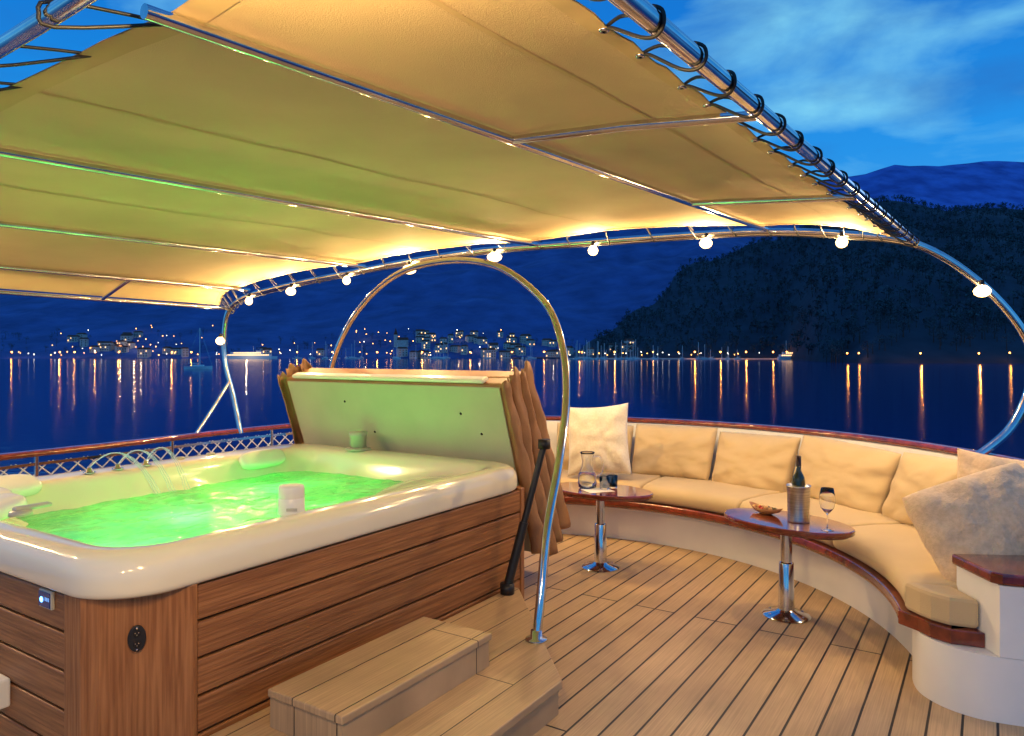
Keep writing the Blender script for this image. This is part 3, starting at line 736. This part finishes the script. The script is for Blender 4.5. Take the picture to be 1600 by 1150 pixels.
# ------------------------------------------------------------------ bench
bench=empty('curved_bench')
def polsweep(name,prof,a0,a1,m,parent,step=2,bevel=0,smooth=False):
    n_=max(2,int(abs(a1-a0)/step)); v=[];f=[];k=len(prof)
    for i in range(n_+1):
        a=a0+(a1-a0)*i/n_
        for R,z in prof: v.append(pol(R,a,z))
    for i in range(n_):
        for q in range(k): f.append((i*k+q,i*k+(q+1)%k,(i+1)*k+(q+1)%k,(i+1)*k+q))
    f.append(tuple(range(k-1,-1,-1))); f.append(tuple(range(n_*k,(n_+1)*k)))
    return mk(name,v,f,m,parent,bevel=bevel,smooth=smooth)
A0,A1=-22,84
sharp(polsweep('base',[(2.34,0),(3.12,0),(3.12,.30),(2.34,.30)],-16,A1,whitep,bench))
sharp(polsweep('seat_board',[(2.20,.315),(2.19,.335),(2.20,.375),(3.12,.375),(3.12,.302),(2.22,.302)],A0,A1,mahog,bench,bevel=.006),50)
sharp(polsweep('back_shell',[(3.10,.38),(3.22,.38),(3.22,.975),(3.16,.975)],A0,A1,whitep,bench))
for a0,a1 in ((58.2,A1),(34.2,57.8),(9.2,33.8),(A0+.3,8.8)):
    R0,R1,zb,zt=2.225,3.05,.378,.52
    pts=[(R0+.02,zb),(R0,zb+.03),(R0-.008,(zb+zt)/2),(R0,zt-.035),(R0+.04,zt-.004),(R0+.12,zt+.008),(R0+.3,zt+.016),(R0+.55,zt+.012),(R1,zt),(R1,zb)]
    o=polsweep('seat_cushion',pts,a0,a1,seatfab,bench,step=1.5,bevel=.02,smooth=True)
nosec=catmull([(2.215,4.05,0),(2.14,3.93,0),(2.07,3.80,0),(2.035,3.67,0),(2.06,3.54,0),(2.13,3.44,0),(2.235,3.372,0),(2.45,3.305,0),(2.75,3.26,0),(3.0,3.27,0)],5)
nose=[(2.55,4.05)]+[(p.x,p.y) for p in nosec]+[(3.05,3.6),(3.0,4.05)]
sharp(prism('end_base',nose,0,.30,whitep,bench))
fr_=[(p.x,p.y) for p in nosec if p.x>2.236 and p.y<3.38]
sharp(prism('arm_block',[(2.235,3.70),(2.235,3.372)]+fr_+[(3.07,3.62)],.302,.63,whitep,bench))
prism('arm_cap',[(2.215,3.715),(2.21,3.40),(2.24,3.36),(2.45,3.285),(2.75,3.24),(3.02,3.25),(3.09,3.64)],.632,.685,mahog,bench,bevel=.012)
prism('end_seat_board',[pol(2.19,-21.8)[:2],(2.03,3.68),(2.045,3.60),(2.10,3.52),(2.232,3.47),(2.232,3.70),pol(2.6,-21.8)[:2]],.303,.374,mahog,bench,bevel=.01)
prism('end_cushion',[(2.02,3.80),(2.04,3.68),(2.06,3.62),(2.11,3.55),(2.228,3.50),(2.228,3.72)],.376,.52,seatfab,bench,bevel=.02)

def cushion(name,fn,m,T=.09,n=26,pin=.06,parent=None,wr=.012,seed=0,p=2.6,rnd=0):
    v=[];f=[]
    for side in (1,-1):
        for j in range(n+1):
            for i in range(n+1):
                s=-1+2*i/n; t=-1+2*j/n
                s2=s*(1-pin*(1-t*t)); t2=t*(1-pin*(1-s*s))
                if rnd:
                    g=1-rnd*(abs(s)*abs(t))**3; s2*=g; t2*=g
                h=T*max(0,(1-abs(s)**p))**.55*max(0,(1-abs(t)**p))**.55
                h+=wr*noise.fractal(Vector((s*1.8+seed,t*1.8,side)),.8,2,4)*min(1,h/T*2)
                h+=wr*.8*sin(atan2(t,s)*9+seed)*min(1,(s*s+t*t))*min(1,h/T*2)
                v.append(fn(s2,t2,side*h))
    N_=(n+1)**2
    for sd in (0,1):
        for j in range(n):
            for i in range(n):
                a=sd*N_+j*(n+1)+i; q=(a,a+1,a+n+2,a+n+1)
                f.append(q if sd==0 else q[::-1])
    o=mk(name,v,f,m,parent,smooth=True)
    w_=o.modifiers.new('w','WELD'); w_.merge_threshold=.0008
    return o
for k,(a0,a1) in enumerate(((80,65.2),(64.5,49),(48.4,33.4),(32.8,15),(14.5,-2),(-2.6,-19))):
    am=(a0+a1)/2; da=abs(a0-a1)/2+.4
    dz=random.uniform(-.015,.012); tw=random.uniform(-.03,.03)
    def fn(s,t,h,am=am,da=da,dz=dz,tw=tw):
        z=.745+dz+.245*t+tw*s; R=2.90+.10*t-h; return pol(R,am-s*da,z)
    cushion('back_cushion',fn,seatfab,T=.11,seed=k*3.1,parent=bench,pin=.045,p=3.2,wr=.014,n=34,rnd=.04)

def pillow(name,c,w_,h_,rz,tiltx,roll,m,T=.12,seed=0,pin=.08,rnd=0,n=36):
    M=Matrix.Translation(c)@Matrix.Rotation(rz,4,'Z')@Matrix.Rotation(tiltx,4,'X')@Matrix.Rotation(roll,4,'Y')
    def fn(s,t,h): return M@Vector((s*w_/2,-h,t*h_/2))
    return cushion(name,fn,m,T=T,seed=seed,pin=pin,wr=.016,n=n,rnd=rnd)
pillow('throw_pillow',(.80,6.85,.885),.60,.66,radians(-18),radians(-14),radians(-5),pillowfab,.12,1)
pillow('throw_pillow',(2.50,3.88,.79),.70,.55,radians(-10),radians(-28),radians(-20),fluffy,.15,5,pin=.03,rnd=.07,n=60)
pillow('throw_pillow',(2.86,4.22,.83),.60,.56,radians(-40),radians(-16),radians(4),fluffy,.13,9)

# ------------------------------------------------------------------ tables
def table(x,y,rot,L_=.86,W_=.52):
    e=empty('oval_table',(x,y,0),rot)
    n=64
    def el(a,b_): return [(a*cos(2*pi*k/n),b_*sin(2*pi*k/n)) for k in range(n)]
    prism('top',el(L_/2,W_/2),.585,.618,mahog,e,bevel=.010)
    prism('top_edge',el(L_/2-.03,W_/2-.03),.572,.584,mahog,e)
    sharp(lathe('pedestal',[(0,0),(.145,0),(.15,.006),(.14,.014),(.07,.03),(.05,.045),(.046,.34),(.043,.345),(.036,.35),(.036,.56),(.10,.566),(.10,.571),(0,.571)],chrome,(0,0,0),e,seg=48))
    for k in range(6):
        a=2*pi*k/6; lathe('flange_screw',[(0,0),(.009,0),(.007,.004),(0,.005)],chrome,(.115*cos(a),.115*sin(a),.018),e,seg=10)
    return e
table(.70,5.82,radians(-32)); table(1.77,4.75,radians(-50))
TZ=.6185
wc=empty('wine_cooler',(1.83,4.70,TZ))
lathe('body',[(0,0),(.066,0),(.068,.004),(.066,.02),(.068,.12),(.072,.22),(.075,.225),(.075,.232),(.069,.23),(.064,.12),(.06,.02),(0,.018)],mat('brushed_steel',(.6,.6,.6),.28,1,c2=(.4,.4,.42),scale=6,stretch=(1,1,30)),(0,0,0),wc)
wb=empty('wine_bottle',(1.83,4.70,TZ+.03))
lathe('glass_body',[(0,0),(.038,0),(.04,.006),(.04,.23),(.036,.255),(.019,.285),(.0155,.30),(.0155,.385),(0,.385)],redglass,(0,0,0),wb)
lathe('foil',[(.0162,.32),(.0165,.389),(.0,.39)],mat('foil_black',(.03,.015,.015),.3,.5),(0,0,0),wb)
wg=empty('wine_glass',(1.915,4.47,TZ))
lathe('glass',[(0,0),(.036,.0),(.036,.002),(.006,.008),(.004,.02),(.004,.095),(.012,.105),(.038,.135),(.048,.175),(.046,.21),(.036,.255),(.0345,.255),(.0445,.21),(.0465,.175),(.037,.137),(.010,.108),(0,.105)],glass,(0,0,0),wg)
jug=empty('water_jug',(.60,5.86,TZ))
lathe('glass_body',[(0,0),(.058,0),(.07,.01),(.076,.05),(.07,.11),(.045,.17),(.04,.21),(.052,.27),(.06,.285),(.057,.285),(.049,.27),(.037,.21),(.042,.17),(.067,.11),(.072,.05),(.066,.014),(0,.008)],glass,(0,0,0),jug)
tube('handle',[catmull([(.045,0,.25),(.10,0,.25),(.125,0,.19),(.11,0,.12),(.07,0,.10)],5)],.006,glass,jug)
lathe('water',[(0,.012),(.065,.016),(.071,.05),(.066,.11),(.06,.125),(0,.125)],mat('still_water',(.9,.97,1),.0,trans=1,ior=1.33),(0,0,0),jug)
for x,y in ((.73,5.80),(.80,5.86)):
    t_=empty('tumbler',(x,y,TZ)); lathe('glass',[(0,0),(.032,0),(.038,.01),(.042,.10),(.0395,.10),(.0355,.014),(0,.012)],glass,(0,0,0),t_)
mk('paper_napkin',[(.60,5.63,TZ+.002),(.80,5.70,TZ+.002),(.74,5.86,TZ+.004),(.54,5.79,TZ+.002)],[(0,1,2,3)],whitep)
sb=empty('snack_dish',(1.70,4.93,TZ),radians(-60))
v=[];f=[];n=20
for j,(sc_,z) in enumerate(((.45,0.0),(.8,.012),(1,.038),(.93,.038),(.7,.018),(.0,.014))):
    for k in range(n):
        a=2*pi*k/n; v.append((.14*sc_*cos(a),.055*sc_*sin(a)*(1-.25*abs(cos(a))),z+.02*abs(cos(a))**3*sc_))
for j in range(5):
    for k in range(n): f.append((j*n+k,j*n+(k+1)%n,(j+1)*n+(k+1)%n,(j+1)*n+k))
mk('dish',v,f,mat('dish_wood',(.42,.2,.07),.4,c2=(.3,.12,.04),scale=20),sb,smooth=True)
fc_=[mat('olive',(.1,.08,.02),.3),mat('cheese',(.75,.6,.25),.5),mat('tomato',(.5,.05,.02),.3),mat('bread',(.6,.35,.15),.8)]
for k in range(26):
    r_=random.uniform(.010,.018); x=random.uniform(-.10,.10); y=random.uniform(-.03,.03)*(1-abs(x)/.13)
    lathe('morsel',[(0,-r_),(r_*.75,-r_*.6),(r_,0),(r_*.7,r_*.6),(0,r_*.9)],random.choice(fc_),(x,y,.03+random.uniform(0,.012)),sb,seg=9)
print('objects',len(bpy.data.objects))
